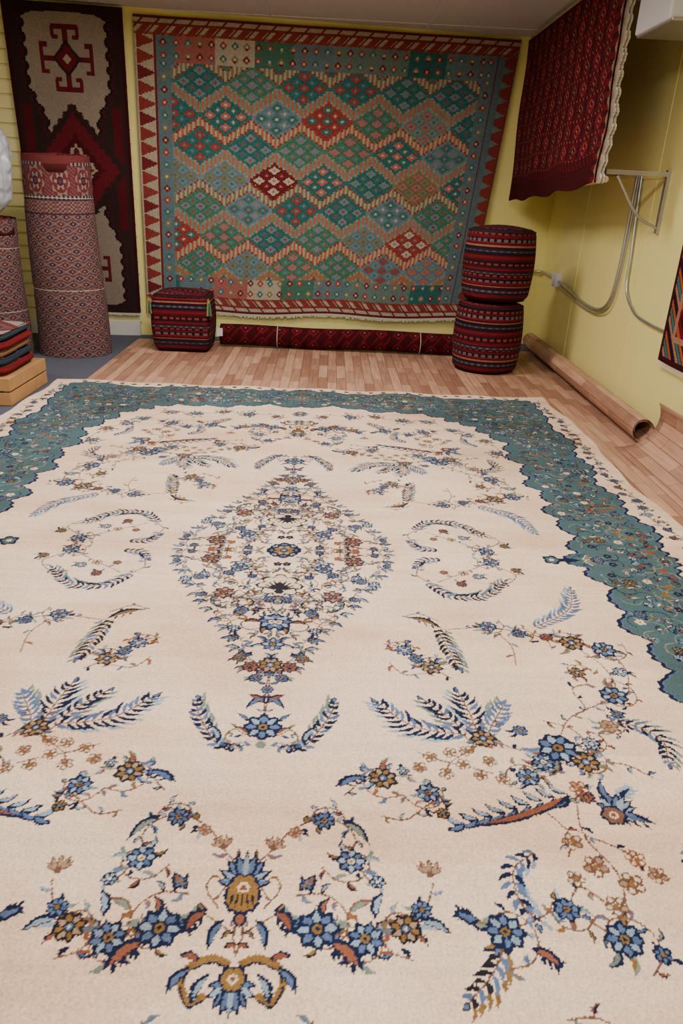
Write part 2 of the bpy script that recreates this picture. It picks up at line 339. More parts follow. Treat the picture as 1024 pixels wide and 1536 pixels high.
vine([(49,-153),(56,-150),(62,-148),(70,-154)]);vine([(62,-148),(66,-143),(70,-146)])
frond([(50.5,-51),(51.5,-56),(52.5,-62),(54,-71)],3.8,DK,SAGE);ros(67,-48,3.,'b',4,4);ros(76,-52,2.6);ros(91,-57,4.1,'g',4,4);ros(100,-60,4.);ros(46,-71,3.4,'g',4,4);ros(39,-63,3.,'l');ros(42,-67,2.4,'b');ros(84,-54,2.4,'r')
vine([(33,-60),(39,-62),(46,-71),(51,-76)]);vine([(51,-51),(62,-49),(67,-48),(78,-52),(90,-57),(100,-60),(103,-70),(100,-80)]);vine([(34,-70),(38,-75),(44,-74)])
frond([(82,-48),(90,-43),(97,-36),(101,-24)],4.4,BLUE,LBL,4,.35);vine([(69,-51),(72,-59),(71,-69)],.3);leaf(42,-44,52,-50,1.2,GOLD);vine([(40,-44),(46,-42),(52,-46)])
ros(77,-4.5,3.4,'b',4,3);five(65,-14,2.);frond([(51,-22),(58,-30),(70,-29),(79,-19)],3.4,NAVY,SAGE,4,.4);vine([(77,-4),(66,-13),(55,-21)]);ros(63,-22,2.2,'r');ros(70,-16,2.2,'l');vine([(79,-8),(84,-14),(80,-20),(74,-22)]);five(58,-14,1.8);ros(85,-10,2.2,'g')
frond([(58,-4),(52,-5),(48,-10)],3.2,NAVY,LBL);vine([(52,-22),(48,-16),(50,-8)])
vine([(104,-112),(108,-125),(104,-140),(96,-150),(88,-156)]);ros(106,-120,3.6,'b',4,4);ros(103,-141,3,'g',4,4);ros(95,-151,3.4,'l',4,4);ros(88,-160,3.4,'b',4,4);frond([(97,-130),(92,-136),(91,-145)],3,NAVY,LBL)
ros(60,-175,4,'b',4,4);ros(30,-178,4,'b',4,4);ros(45,-181,3.4,'g',4,3);vine([(15,-180),(30,-178),(45,-181),(60,-175),(75,-178),(88,-162)]);ros(75,-176,3.4,'l',4,4);palm(0,-182,6,math.pi/2,2);ros(14,-175,3,'r',4,3)
# --- medallion
def mb(v):
    v=abs(v); X=[0,12,22,32,42,50,59,68,75]; Y=[37.5,36,32,27,21.5,16.5,11.5,8.5,5]; return float(np.interp(v,X,Y))
for f_ in (.95,.66,.40):
    ring=[(mb(-74*k/14.)*f_*(1+.06*(k%2)),-74*f_*k/14.) for k in range(15)]; ring.append((0,-76*f_)); vine(ring,.34,BRN,4,True)
cand=[]
for _ in range(12000):
    u,v=random.uniform(0,40),random.uniform(-76,0)
    if u<mb(v)*(1+.06*math.sin(v*.5)) and all(math.hypot(u-a,v-b)>4.5 for a,b in cand) and math.hypot(u,v)>8.5 and math.hypot(u,v+27)>9.5 and math.hypot(u-1,v+50)>6.5 and math.hypot(u-26,v+8)>5.5 and math.hypot(u-18,v+33)>5.5 and math.hypot(u-15,v+14)>5: cand.append((u,v))
for u,v in cand:
    q=random.random(); ed=u>mb(v)*.80
    if q<(.6 if ed else .25): ros(u,v,random.uniform(1.7,2.4),random.choice('bbbbgl') if ed else random.choice('bblgr'),4,3,6)
    elif q<(.65 if ed else .38): five(u,v,1.7,random.choice([RUST,BRN,NAVY]))
    else:
        t=random.uniform(0,6.28)
        for s in(0,1.1,2.3): leaf(u,v,u+3.0*math.cos(t+s),v+3.0*math.sin(t+s),.55,random.choice([BLUE,LBL,GOLD,SAGE]),random.choice([NAVY,NAVY,NAVY,BLUE,DK,GOLD]),1)
for _ in range(34):
    u,v=random.uniform(2,36),random.uniform(-68,-2)
    if u<mb(v)*.9:
        t=random.uniform(0,6.28); a=random.choice([-1,1])
        vine([(u+5*math.cos(t+a*k*.8)*(1-k*.09),v+5*math.sin(t+a*k*.8)*(1-k*.09)) for k in range(7)],.3,random.choice([BRN,BRN,NAVY]),4,random.random()<.4)
for k in range(14):
    v=-2-k*5.2; u=mb(v)+.5; t=random.uniform(-.9,.1); leaf(u-1,v,u+4.2*math.cos(t),v+4.2*math.sin(t),.85,BLUE if k%2 else LBL,NAVY,1); leaf(u-1,v,u+3.4*math.cos(t-.9),v+3.4*math.sin(t-.9),.6,SAGE,NAVY,1)
ros(0,0,6.4,'b',1,0);ros(0,0,4.6,'g',1,0,8,6)
K.add(blob(0,-27,8,8,.25),DK,2,2);K.add(blob(0,-27,7.2,8,.25),CRM,3,2);lotus(0,-31,6,math.pi/2,2,DK,CRM);lotus(0,-26,4.6,DN,2,DK,GOLD)
for a in range(9): t=math.pi/2+(a-4)*.32; K.add(lens(0,-30,7*math.cos(t),-30+7*math.sin(t),.45,0,4),DK,5)
ros(1,-50,4.8,'l',2,2,8,4);ros(18,-33,4,'r',4,2,8,3);ros(26,-8,4,'r',4,2,8,3);ros(15,-14,3.6,'b',4,2,8,3);ros(11,-44,2.6,'b',4,2,8,3);ros(28,-22,2.4,'b',4,2,8,3)
ros(0,-62,3.6,'b',2,2,8,3);ros(0,-72,3.8,'g',2,3,8,3);ros(5.5,-73,2.6,'r');ros(3.5,-78,2.2,'b');ros(9,-69,2.2,'g')
# --- teal border band
IN=[(109,0),(113,-8),(117,-25),(114,-45),(118,-62),(114,-80),(117,-100),(113,-120),(116,-138),(108,-156),(103,-172),(92,-181),(84,-190),(66,-195),(45,-195),(24,-201),(0,-198)]
OU=[(147,0),(144,-10),(149,-27),(145,-47),(149,-65),(145,-83),(150,-103),(147,-123),(151,-145),(147,-172),(151,-203),(150,-229),(128,-232),(100,-229),(70,-233),(35,-230),(0,-233)]
I_=catmull(IN,16);O_=catmull(OU,16)
def band(e,col,lay):
    K.jit=False
    n=len(I_); A=[];B=[]
    for i in range(n):
        a,b=np.array(I_[i]),np.array(O_[i]); d=(b-a)/np.hypot(*(b-a))
        s=abs(math.sin(i*.22))*5.0+abs(math.sin(i*.97))*1.4; s2=abs(math.sin(i*.4))*2.6+abs(math.sin(i*1.1))*.8
        A.append(a+d*(2.8-s)-d*e); B.append(b-d*(1.-s2)+d*e)
    for i in range(n-1):
        K.add([tuple(A[i]),tuple(B[i]),tuple(B[i+1]),tuple(A[i+1])],col,lay)
    K.jit=True
band(1.8,NAVY,-5); band(.4,BLUE,-4); band(-.1,TEAL,-3)
K.add(blob(101,0,3.8,5,.25),NAVY,1);K.add(blob(101,0,2.6,5,.25),TEAL,2);K.add(circ(101,0,1),CRM,3);K.add(lens(103,0,112,0,1.6),NAVY,1)
cand=[]
for _ in range(14000):
    i=random.randrange(len(I_)); t=random.uniform(.10,.92); p=np.array(I_[i])*(1-t)+np.array(O_[i])*t
    if all(math.hypot(p[0]-a,p[1]-b)>4.7 for a,b in cand): cand.append((p[0],p[1]))
for n_,(u,v) in enumerate(cand):
    q=random.random()
    if q<.25: ros(u,v,random.uniform(1.7,3.2),random.choice('bbblcgr'),4,3,ten=0)
    elif q<.38: five(u,v,1.8,random.choice([CRM,NAVY,RUST,GOLD]))
    elif q<.5: lotus(u,v,2.6,random.uniform(0,6.28),4,NAVY,random.choice([LBL,RUST,CRM]))
    else:
        t=random.uniform(0,6.28)
        for s in(0,.8,1.6): leaf(u,v,u+3.6*math.cos(t+s),v+3.6*math.sin(t+s),.55,random.choice([BLUE,CRM,GOLD,RUST,DTEAL]),random.choice([NAVY,NAVY,DTEAL,SAGE]),1)
    a=random.uniform(0,6.28); vine([(u+4*math.cos(a+k*.9),v+4*math.sin(a+k*.9)) for k in range(4)],.3,random.choice([DTEAL,NAVY,TAN,SAGE]),4,False)
for k in range(28):
    v=-4-k*8.2; ros(156.5+1.5*math.sin(k*2.1),v,random.uniform(1.8,2.8),random.choice('bbgrl'),4,3,ten=0)
    leaf(158,v-4,158+random.uniform(-3,3),v-6.5,.6,random.choice([GOLD,BLUE,RUST]))
vine([(157+2.2*math.sin(k*.9),-k*8.) for k in range(29)],.34)
for k in range(18): ros(4+k*8.3,-236.5+.5*math.sin(k*2),1.7,random.choice('bgrl'),4,2)
K.paint()
full=np.concatenate([Q[::-1],Q[1:]],0)
full=np.concatenate([full[:,::-1],full[:,1:]],1)
ny,nx=full.shape[:2]
full=full*rng.uniform(.90,1.08,(ny,nx,1))*(1+.035*np.repeat(rng.normal(0,1,(ny//6+1,1)),6,0)[:ny][:,:,None]*.6)
uu=np.linspace(-HW,HW,nx)[None,:]*np.ones((ny,1)); vv=np.linspace(-HL,HL,ny)[:,None]*np.ones((1,nx))
def wz(u,v):
    e=np.exp(-((HL-np.abs(v))/14.)**2); e2=np.exp(-((HW-np.abs(u))/14.)**2)
    return 1.25+e*.6*(1+np.sin(u*.085+1.3)*np.sin(u*.031))+e2*.45*(1+np.sin(v*.07))+.40*np.sin(u*.05+v*.02)*np.sin(v*.055+1)+.14*np.sin(u*.11-v*.07)
def wxy(u,v):
    dv=1.8*np.sin(u*.043+1)+.9*np.sin(u*.13); du=2.0*np.sin(v*.045+.6)+.7*np.sin(v*.14)
    u2=u+du*(np.abs(u)/HW)**6*np.sign(u); v2=v+dv*(np.abs(v)/HL)**8*np.sign(v)
    X=u2/100.;Y=v2/100.;c,s=math.cos(ROT),math.sin(ROT)
    return cx0+c*X-s*Y, cy0+s*X+c*Y
X,Y=wxy(uu,vv); Z=(wz(uu,vv)+rng.uniform(-.06,.06,(ny,nx)))/100.
Z[0,:]=Z[-1,:]=.0045; Z[:,0]=Z[:,-1]=.0045
car=empty('floral_medallion_carpet')
big_grid('knotted_pile',np.stack([X,Y,Z],-1),full,M_pile,car)
V=[];F=[]
for e in(1,-1):
    for k in range(330):
        u=-HW+2*HW*(k+.5)/330; L=random.uniform(1.8,3.8); du=random.uniform(-.8,.8); n=len(V)
        for (a,b,zz) in((u-.3,HL*e,.6),(u+.3,HL*e,.6),(u+.3+du,(HL+L)*e,.55),(u-.25+du,(HL+L)*e,.55)):
            q=wxy(np.float64(a),np.float64(b)); V.append((float(q[0]),float(q[1]),zz/100))
        F.append((n,n+1,n+2,n+3))
mesh_obj('fringe',V,F,M_fringe,None,car)
# ------------------------------------------------------------ kilim
def arr(k,*cs): return [np.array(lin(c))*k for c in cs]
kt,kb,kr,ko,kol,kp,kc,kg,kd,kgr=arr(.70,(60,120,118),(118,144,152),(168,70,66),(188,112,82),(140,130,94),(188,114,108),(208,194,170),(84,134,112),(122,42,46),(126,148,140))
nx,ny=336,244
col=np.zeros((ny,nx,3)); rk=random.Random(11)
pals=[(kt,kp,kc),(kb,kr,kt),(kt,kb,kr),(kb,kp,kol),(kg,kb,kp),(kb,kt,kc),(kt,kb,kol),(kgr,kp,kt),(kb,kt,kp),(kr,kt,kc),(kg,kb,kr),(kb,kol,kt),(kt,kr,kb),(kg,kp,kb)]
dia={(3,1):(kd,kc,kp),(5,4):(kr,kc,kb),(3,4):(kol,kp,kt)}
FX0,FY0=30,34
PX,PY=46,25.4
bgs=[kol,kgr,ko,kgr,kol,kgr,ko,kol]
for j in range(ny):
    for i in range(nx):
        e=min(i,nx-1-i); J=ny-1-j
        if e<18 or J<14 or J>ny-15: 
            if e<18 and not(J<14 or J>ny-15):
                t=(J%12)/12.; tri=(e-2)/15.
                c=kr*.75 if e>=2 and tri<1-abs(t-.5)*2 else (kc*.8 if e<16 else kd)
                if (J//12)%3==0 and c is not kc and e>=2 and tri<1-abs(t-.5)*2: c=kd
                if i>nx-18: c=kb*.7 if e>10 else (kr*.7 if tri<1-abs(t-.5)*2 else kgr*.8)
            else:
                q=J if J<14 else ny-1-J; s=(i+q)%14
                c=kd if q<2 else (kr*.75 if (s<7 and q>4) or (q in(5,6)) else (kc*.8 if q<12 else ko*.8))
                if q>=2 and s in(8,9) : c=kd
        elif e<FX0 or J<FY0 or J>ny-33:
            blk=(i//34 if (J<FY0 or J>ny-33) else J//26)
            c=[kb,kgr,kc,kt,kb,kp,kgr,kg][(blk*5+ (3 if J>120 else 0))%8]*.8
            if e<FX0 and 14<=J<=ny-15: c=kb*.75
            a=(i%10)-4.5; b=((J-(14 if J<120 else 0))%10)-4.5 if (J<FY0 or J>ny-33) else (J%10)-4.5
            if e<FX0 and 14<=J<=ny-15: a=(e-18)-5.5
            m=abs(a)+abs(b)
            if m<1.6: c=kc
            elif m<4: c=[kr,kt,kol,kd][(i//10+J//10)%4]
        else:
            y=J-FY0-13; best=None
            r0=int(round(y/PY))
            for r in (r0-1,r0,r0+1):
                if r<-1 or r>7: continue
                off=.5*(r%2); cc=int(round((i-FX0-24)/PX-off)); x=(i-FX0-24)-(cc+off)*PX; yy=y-r*PY
                xs=math.floor(abs(x)/2.)*2.; ys=math.floor(abs(yy)/2.)*2.
                m=xs/22.5+ys/14.5
                if best is None or m<best[0]: best=(m,r,cc,x,yy)
            m,r,cc,x,yy=best
            key=(r,cc)
            if key not in dia: dia[key]=rk.choice(pals)
            A,B,Cc=dia[key]
            if m<1:
                p=(x/22.5+yy/14.5)*.5+.5; q=(x/22.5-yy/14.5)*.5+.5
                pi_,qi=min(2,max(0,int((p-.04)/.92*3))),min(2,max(0,int((q-.04)/.92*3)))
                fp,fq=((p-.04)/.92*3)%1-.5,((q-.04)/.92*3)%1-.5
                mm=max(abs(fp),abs(fq))
                c=A if m>.86 else (Cc if mm<.14 else (B if (pi_+qi)%2==0 and mm<.4 else (A if mm<.4 else A*.75)))
            else:
                side=1 if yy>0 else -1; rowi=r+(1 if side>0 else 0)
                bg=bgs[(rowi)%8]; th=ko if rowi%2 else kc*.8
                if m<1.08: c=kc*.6 if rowi%2 else kr*.8
                elif m<1.33: c=(th if i%4<2 else bg)
                else: c=bg
        col[j,i]=c*rk.uniform(.82,1.12)
def kpos(U,V):
    xl=-1.61+.02*V; xr=1.20+.235*V**.9
    x=xl+(xr-xl)*U; z=.225+.012*np.sin(U*14)*(1-V)+(2.40-.225)*V+.02*U*V
    y=6.788+.108*x-.035-.006*np.sin(U*20+V*3)-.03*(1-V)*U
    return x,y,z
kl=empty('hanging_kilim_rug')
grid_obj('woven_field',nx,ny,kpos,M_kil,col,kl,True,.006)
V=[];F=[]
for k in range(300):
    u=k/300.; x,y,z=[float(q) for q in kpos(np.float64(u),np.float64(0))]; n=len(V); L=random.uniform(.02,.04)
    V+=[(x,y,z),(x+.007,y,z),(x+.006,y-.002,z-L),(x,y-.002,z-L)];F.append((n,n+1,n+2,n+3))
mesh_obj('fringe',V,F,M_fringe,None,kl)
# ------------------------------------------------------------ left tribal rug
dr,db,tp,tl,dc=arr(.68,(106,28,40),(54,36,36),(160,144,130),(176,158,140),(80,20,30))
nx,ny=130,320; col=np.zeros((ny,nx,3))
def hook(ax_,yy):
    d=ax_+abs(yy)
    if d<.16: return tl
    if d<.42: return dr
    if d<.55: return db
    if ax_<.09 and abs(yy)<.95: return dr
    if abs(abs(yy)-.92)<.08 and ax_<.5: return dr
    if abs(ax_-.46)<.07 and .62<abs(yy)<.95: return dr
    if abs(abs(yy)-.62)<.06 and .28<ax_<.5: return dr
    if abs(yy)<.08 and ax_<1.0: return dr
    if abs(ax_-.95)<.07 and abs(yy)<.42: return dr
    if abs(abs(yy)-.40)<.07 and .70<ax_<1.0: return dr
    return None
for j in range(ny):
    for i in range(nx):
        s=abs((i+.5)/nx*2-1); t=1-(j+.5)/ny
        t2=min(t,1-t)*2
        saw=.07*math.floor(abs(((t*24)%1)*2-1)*3)/3
        wd=np.interp(t2,[0,.05,.055,.09,.50,.68,.80,1.0],[0,0,.50,.66,.66,.42,.40,.40])+saw
        if s>.94: c=dc*.7
        elif s<wd and t2>.052: c=tp
        elif s<wd+.06 and t2>.04: c=db*.7
        elif s<wd+.10 and t2>.03 : c=dr*.8 if ((t*80)%1)<.6 else db
        else: c=db
        if t2>.60 and .70<s<.88: c=dr*.7
        st_=math.floor(((t*44)%1)*3)/3
        m=s/.66+abs(t-.5)/.15+.10*st_
        if m<1.45:
            c=db if m>1.22 else dr
            if m<.78: c=dc
            if m<.58: c=tl if m>.48 else dr
            if m<.22: c=db
        q=hook(s/.46,(t2-.32)/.2)
        if q is not None and m>=1.45: c=q
        col[j,i]=c*rk.uniform(.85,1.12)
def lpos(U,V):
    x=-2.52+.86*U+.05*(1-V)*(1-U); y=6.788+.108*x-.06-.008*np.sin(U*9+V*2); z=.20+V*2.23; return x,y,z
lr=empty('hanging_tribal_rug')
grid_obj('woven_pile',nx,ny,lpos,M_kil,col,lr,True,.01)
V=[];F=[]
for k in range(110):
    u=k/110.; x,y,z=[float(q) for q in lpos(np.float64(u),np.float64(0))]; n=len(V); L=random.uniform(.015,.03)
    V+=[(x,y,z),(x+.006,y,z),(x+.006,y-.002,z-L),(x,y-.002,z-L)];F.append((n,n+1,n+2,n+3))
mesh_obj('fringe',V,F,M_fringe,None,lr)
# ------------------------------------------------------------ red rug on rod
ra,rb_,rc,rn_,rr=arr(.5,(136,16,36),(80,10,22),(206,150,120),(34,20,44),(170,36,48))
nx,ny=300,170; col=np.zeros((ny,nx,3))
for j in range(ny):
    for i in range(nx):
        c=ra
        if j<26:
            c=rb_*(.9 if (j//3)%2 else 1.15)
            if j>16 and ((i+j)%8<2): c=ra
        else:
            a=(i%24)-11.5; b=((j-26)%18)-8.5; k=(i//24+(j-26)//18)
            m=abs(a)/11.+abs(b)/8.
            c=ra*.8
            if m<.9: c=rb_ if (k%2) else ra*1.1
            if .62<m<.74 and (i+j)%3: c=rc*.8
            if m<.42: c=rn_ if (a*b>0) else rr
            if m<.14: c=rc
            if abs(a)>10.4 : c=rn_ if (j%6)<3 else rb_
            if abs(b)>7.6: c=rc*.7 if (i%8)<2 else rb_
        if i>nx-16: c=rb_ if (j//5)%2 else ra
        col[j,i]=c*rk.uniform(.8,1.15)
def rpos(U,V):
    y=6.78-(6.78-4.55)*U; x=1.47+.012*np.sin(U*16)*(1-V)+.006*np.sin(V*9+U*5); z=1.235+.12*U**1.3+(2.40-1.235-.12*U)*V+.01*np.sin(U*22)*(1-V)
    return x,y+.012*np.sin(V*17)*U,z
rg=empty('red_rug_on_rod')
grid_obj('woven_pile',nx,ny,rpos,M_kil,col,rg,True,.012)
V=[];F=[]
for k in range(260):
    v=k/260.; x,y,z=[float(q) for q in rpos(np.float64(1),np.float64(v))]; n=len(V); L=.05+.014*math.sin(k*.3)+random.uniform(-.006,.006)
    for dx,ex in((-.006,-.03),(.002,.012),(.006,.03)):
        n=len(V); V+=[(x+dx,y+.004,z),(x+dx,y+.004,z+.006),(x+ex,y-L,z+.004+.004*math.sin(k)),(x+ex,y-L,z-.003)];F.append((n,n+1,n+2,n+3))
mesh_obj('fringe',V,F,M_fringe,None,rg)
tube('rod',[(1.50,4.5,1.375),(1.50,6.7,1.29)],.018,M_rod,rg)
tube('top_rod',[(1.49,4.5,2.41),(1.49,6.75,2.41)],.016,M_rod,rg)
bk=empty('wall_bracket')
box('rail',XR-.02,XR,4.59,4.62,1.10,1.44,M_metal,bk)
box('arm',1.53,XR,4.595,4.615,1.405,1.43,M_metal,bk)
tube('brace',[(XR-.02,4.605,1.13),(1.75,4.605,1.2),(1.60,4.605,1.40)],.008,M_metal,bk)
cd_=empty('electrical_conduit')
tube('pipe_a',[(XR-.3,YB(1.6)-.02,.66),(XR-.04,YB(XR)-.06,.66),(XR-.02,6.75,.655),(XR-.02,6.45,.65)],.012,M_metal,cd_)
tube('pipe_b',[(XR-.02,6.38,.64),(XR-.02,6.0,.60),(XR-.02,5.64,.56),(XR-.02,5.3,.565),(XR-.02,5.12,.66),(XR-.02,5.06,.88),(XR-.02,5.05,1.2),(XR-.02,5.05,1.44)],.011,M_metal,cd_)
tube('pipe_c',[(XR-.02,6.36,.60),(XR-.02,6.0,.565),(XR-.02,5.64,.53),(XR-.02,5.3,.535),(XR-.02,5.09,.63),(XR-.02,5.02,.88),(XR-.02,5.01,1.2),(XR-.02,5.01,1.44)],.006,M_metal,cd_)
tube('cable',[(XR-.015,4.99,1.42),(XR-.015,4.92,.95),(XR-.015,4.88,.75),(XR-.015,4.7,.64),(XR-.015,4.5,.61),(XR-.015,4.15,.60),(XR-.015,3.6,.6)],.009,M_metal,cd_)
box('junction_box',XR-.055,XR,6.36,6.47,.59,.70,M_white,cd_,.006)
hu=empty('ceiling_heater_unit')
box('housing',1.50,XR-.002,4.0,4.44,2.045,H-.002,M_white,hu,.012)
box('lower_lip',1.51,XR-.01,3.988,4.43,2.035,2.05,M_metal,hu,.003)
for k in range(5): box('louvre_%d'%k,1.54,1.86,3.992,4.0,2.12+k*.05,2.135+k*.05,M_metal,hu)
# ------------------------------------------------------------ edge rug on the right wall
nx,ny=90,110; col=np.zeros((ny,nx,3)); oc=np.array(lin((196,96,60)))*.6
for j in range(ny):
    for i in range(nx):
        e=min(i,nx-1-i,j,ny-1-j); c=ra
        if e<3: c=rb_
        elif e<12: c=[oc,rn_,rc,kt][((i+j)//4)%4] if (i+j)%4<3 else rb_
        elif e<15: c=rc
        else:
            m=abs(i%24-12)+abs(j%24-12); c=[ra,rn_,oc,ra,rb_,kt,ra][min(6,m//4)]
        col[j,i]=c*rk.uniform(.85,1.1)
wr=empty('small_hanging_rug')
grid_obj('woven_pile',nx,ny,lambda U,V:(XR-.03-.004*np.sin(U*8),4.17-.95*U,.45+1.15*V),M_kil,col,wr,True,.01)
V=[];F=[]
for k in range(120):
    y=4.17-.95*k/120; n=len(V); V+=[(XR-.035,y,.45),(XR-.035,y-.005,.45),(XR-.035,y-.005,.42),(XR-.035,y,.42)];F.append((n,n+1,n+2,n+3))
mesh_obj('fringe',V,F,M_fringe,None,wr)
# ------------------------------------------------------------ standing rug rolls
mv,cr2,nv2,rd2=arr(.62,(132,92,98),(190,168,158),(66,50,70),(136,62,64))
def rollcol(nx,ny,border=True,seed=1):
    c=np.zeros((ny,nx,3)); r_=random.Random(seed)
    for j in range(ny):
        for i in range(nx):
            t=1-(j+.5)/ny
            a=((i+(8 if (j//10)%2 else 0))%16)-7.5; b=(j%10)-4.5; m=abs(a)/8+abs(b)/5
            q=mv*.72
            if .98<m<1.18: q=cr2*.8
            elif m<.28: q=cr2
            elif m<.62: q=rd2*.8 if ((i//16+j//10)%2) else nv2
            elif m<.8 : q=mv*1.05
            if border:
                if t<.03: q=rd2
                elif t<.20:
                    a=(i%34)-16.5; b=(t-.115)/.085*15; m=math.hypot(a,b); th=math.atan2(b,a)
                    q=rd2*.9
                    if m<6+2*math.cos(6*th): q=cr2*.8
                    if m<4: q=nv2
                    if m<2: q=rd2
                    if 10<m<12+1.5*math.sin(8*th): q=cr2*.65
                    if m>14 and (i//2+j//2)%3==0: q=mv*1.2
                    if t<.045 or .185<t: q=cr2*.8 if (i//3)%2 else nv2
                elif t<.275:
                    q=rd2*.9 if ((i//3+j//3)%2) else cr2*.6
                    if (i//3)%5==0: q=mv
                    if .20<=t<.208 or .265<t: q=nv2
            c[j,i]=q*r_.uniform(.75,1.15)
    return c
def standing(name,x,y,r0,r1,h,border,seed,lx=0,ly=0):
    e=empty(name); nx,ny=272,(300 if h>1.2 else 208)
    def P(U,V):
        th=U*2*math.pi; r=(r0+(r1-r0)*V)*(1+.03*np.sin(th*2+1)+.02*np.sin(V*7+th)); r=r*(1-.015*np.exp(-((V-.35)/.03)**2)-.015*np.exp(-((V-.8)/.03)**2))
        return x+lx*V+r*np.cos(th),y+ly*V+r*np.sin(th)*.95,.002+h*V+.012*np.sin(th*1)*V
    grid_obj('rolled_pile',nx,ny,P,M_kil,rollcol(nx,ny,border,seed),e)
    def Qf(U,V):
        th=U*2*math.pi*5; r=.03+(r1-.035)*U
        return x+lx+r*np.cos(th)*(1+.03*np.sin(th*2+1)),y+ly+r*np.sin(th)*.95,h-.10+.105*V+.012*np.sin(th)
    cc=np.zeros((2,300,3)); cc[0]=rd2*.5; cc[1]=rd2*.9
    grid_obj('rolled_layers',300,2,Qf,M_kil,cc,e,True,.016)
    for zz in(.35,.8):
        rf=lambda t:(r0+(r1-r0)*zz)*(1+.03*math.sin(t*2+1)+.02*math.sin(zz*7+t))*.985
        tube('tie_%d'%int(zz*100),[(x+lx*zz+rf(t)*math.cos(t),y+ly*zz+rf(t)*.95*math.sin(t),.002+h*zz) for t in np.linspace(0,2*math.pi,25)],.0018,M_fringe,e,2)
    return e
standing('rolled_rug_upright',-1.99,5.78,.262,.225,1.39,True,1,-.02,.02)
standing('rolled_rug_upright',-2.53,5.58,.265,.25,.96,False,2,0,0)
bm=bmesh.new(); bmesh.ops.create_icosphere(bm,subdivisions=6,radius=1)
for v in bm.verts:
    p=v.co.copy(); d=noise.fractal(p*1.6,1,2,4)*.10+abs(noise.noise(p*3.5))*.12+abs(noise.noise(Vector((p.x*3,p.y*3,p.z*9))))*.05
    zz=p.z; k=1.0 if zz<0 else 1-.22*zz**2
    v.co=Vector((-2.50+p.x*.27*k*(1+d),5.54+p.y*.25*k*(1+d),max(.985+.004*p.x,1.33+p.z*.39*(1+d*.3))))
me=bpy.data.meshes.new('plastic_bag'); bm.to_mesh(me); me.materials.append(M_bag)
me.polygons.foreach_set('use_smooth',[True]*len(me.polygons)); link(bpy.data.objects.new('plastic_bag',me))
# ------------------------------------------------------------ poufs
st=arr(.66,(116,22,34),(44,38,60),(156,62,56),(124,104,110),(74,18,30),(132,32,42),(78,64,76),(170,112,86),(34,22,30))
seq=[4,4,0,5,0,4,8,1,6,1,8,4,7,4,0,5,3,3,8,0,4,2,8,6,1,4,5,0,4,8,2,2,8]
def stripe(s,a,r_):
    k=int(s*100/.85); c=st[seq[k%len(seq)]]
    if seq[k%len(seq)]in(3,2,6) and a%5<2: c=st[8] if seq[k%len(seq)]!=6 else st[3]
    return c*r_.uniform(.8,1.15)
def pouf(name,x,y,z0,rx,hh,sq=2.,seed=0):
    r_=random.Random(seed); nx=160
    cr=.055
    pr=[(0.0,.012),(rx*.9,.0)]
    for k in range(7): t=-math.pi/2+k/6*math.pi/2; pr.append((rx-cr+cr*math.cos(t),cr+cr*math.sin(t)))
    for k in range(1,60): zz=cr+(hh-2*cr)*k/60; pr.append((rx+.014*math.sin(math.pi*k/60),zz))
    for k in range(7): t=k/6*math.pi/2; pr.append((rx-cr+cr*math.cos(t),hh-cr+cr*math.sin(t)))
    for k in range(1,40): q=1-k/39.; pr.append(((rx-cr)*q,hh+.022*(1-q*q)))
    pr=np.array(pr); n=len(pr)-1
    V=[];F=[];C=[]
    for i in range(n+1):
        for a in range(nx):
            th=2*math.pi*a/nx; c,s=math.cos(th),math.sin(th)
            k=(abs(c)**sq+abs(s)**sq)**(-1/sq); wob=1+.012*math.sin(3*th+seed)
            V.append((x+pr[i,0]*k*c*wob,y+pr[i,0]*k*s*wob,z0+pr[i,1]))
    for i in range(n):
        for a in range(nx):
            b=(a+1)%nx; F.append([i*nx+a,i*nx+b,(i+1)*nx+b,(i+1)*nx+a])
            if pr[i,0]<rx-cr*.5 and i>50: vv=V[i*nx+a]; C.append(stripe((vv[1]-y)*.9+(vv[0]-x)*.35+2.3,int((vv[0]-x)*120)+500,r_))
            else: C.append(stripe(pr[i,1],a,r_))
    e=empty(name); mesh_obj('woven_cover',V,F,M_kil,C,e,True)
    for zz in(.035,hh-.02):
        rr2=rx-.008
        tube('piping_%d'%int(zz*100),[(x+rr2*((abs(math.cos(t))**sq+abs(math.sin(t))**sq)**(-1/sq))*math.cos(t),y+rr2*((abs(math.cos(t))**sq+abs(math.sin(t))**sq)**(-1/sq))*math.sin(t),z0+zz) for t in np.linspace(0,2*math.pi,65)],.006,M_dk,e,2)
    return e
M_dk=plain('maroon_piping',(50,16,26),.9,.1,60,.2)
pouf('round_ottoman',1.22,5.81,.004,.252,.515,2.,1)
pouf('round_ottoman',1.235,5.81,.545,.252,.505,2.,2)
e=pouf('square_ottoman',-1.20,6.14,.004,.220,.45,9.,3)
M_tg=plain('green_yarn',(30,100,84),.95,.2,80,.2); M_ty=plain('gold_yarn',(175,130,50),.95,.2,80,.2)
for k,(tx,ty) in enumerate(((-1.435,5.91),(-.967,5.91),(-1.44,6.36))):
    for q in range(9):
        a=q*.7; tube('tassel_%d_%d'%(k,q),[(tx,ty,.43),(tx+.010*math.cos(a),ty+.010*math.sin(a),.38),(tx+.018*math.cos(a),ty+.018*math.sin(a),.30)],.005,M_tg if q%3 else M_ty,e,3)
    tube('tassel_knot_%d'%k,[(tx,ty,.42),(tx,ty,.395)],.012,M_ty,e)
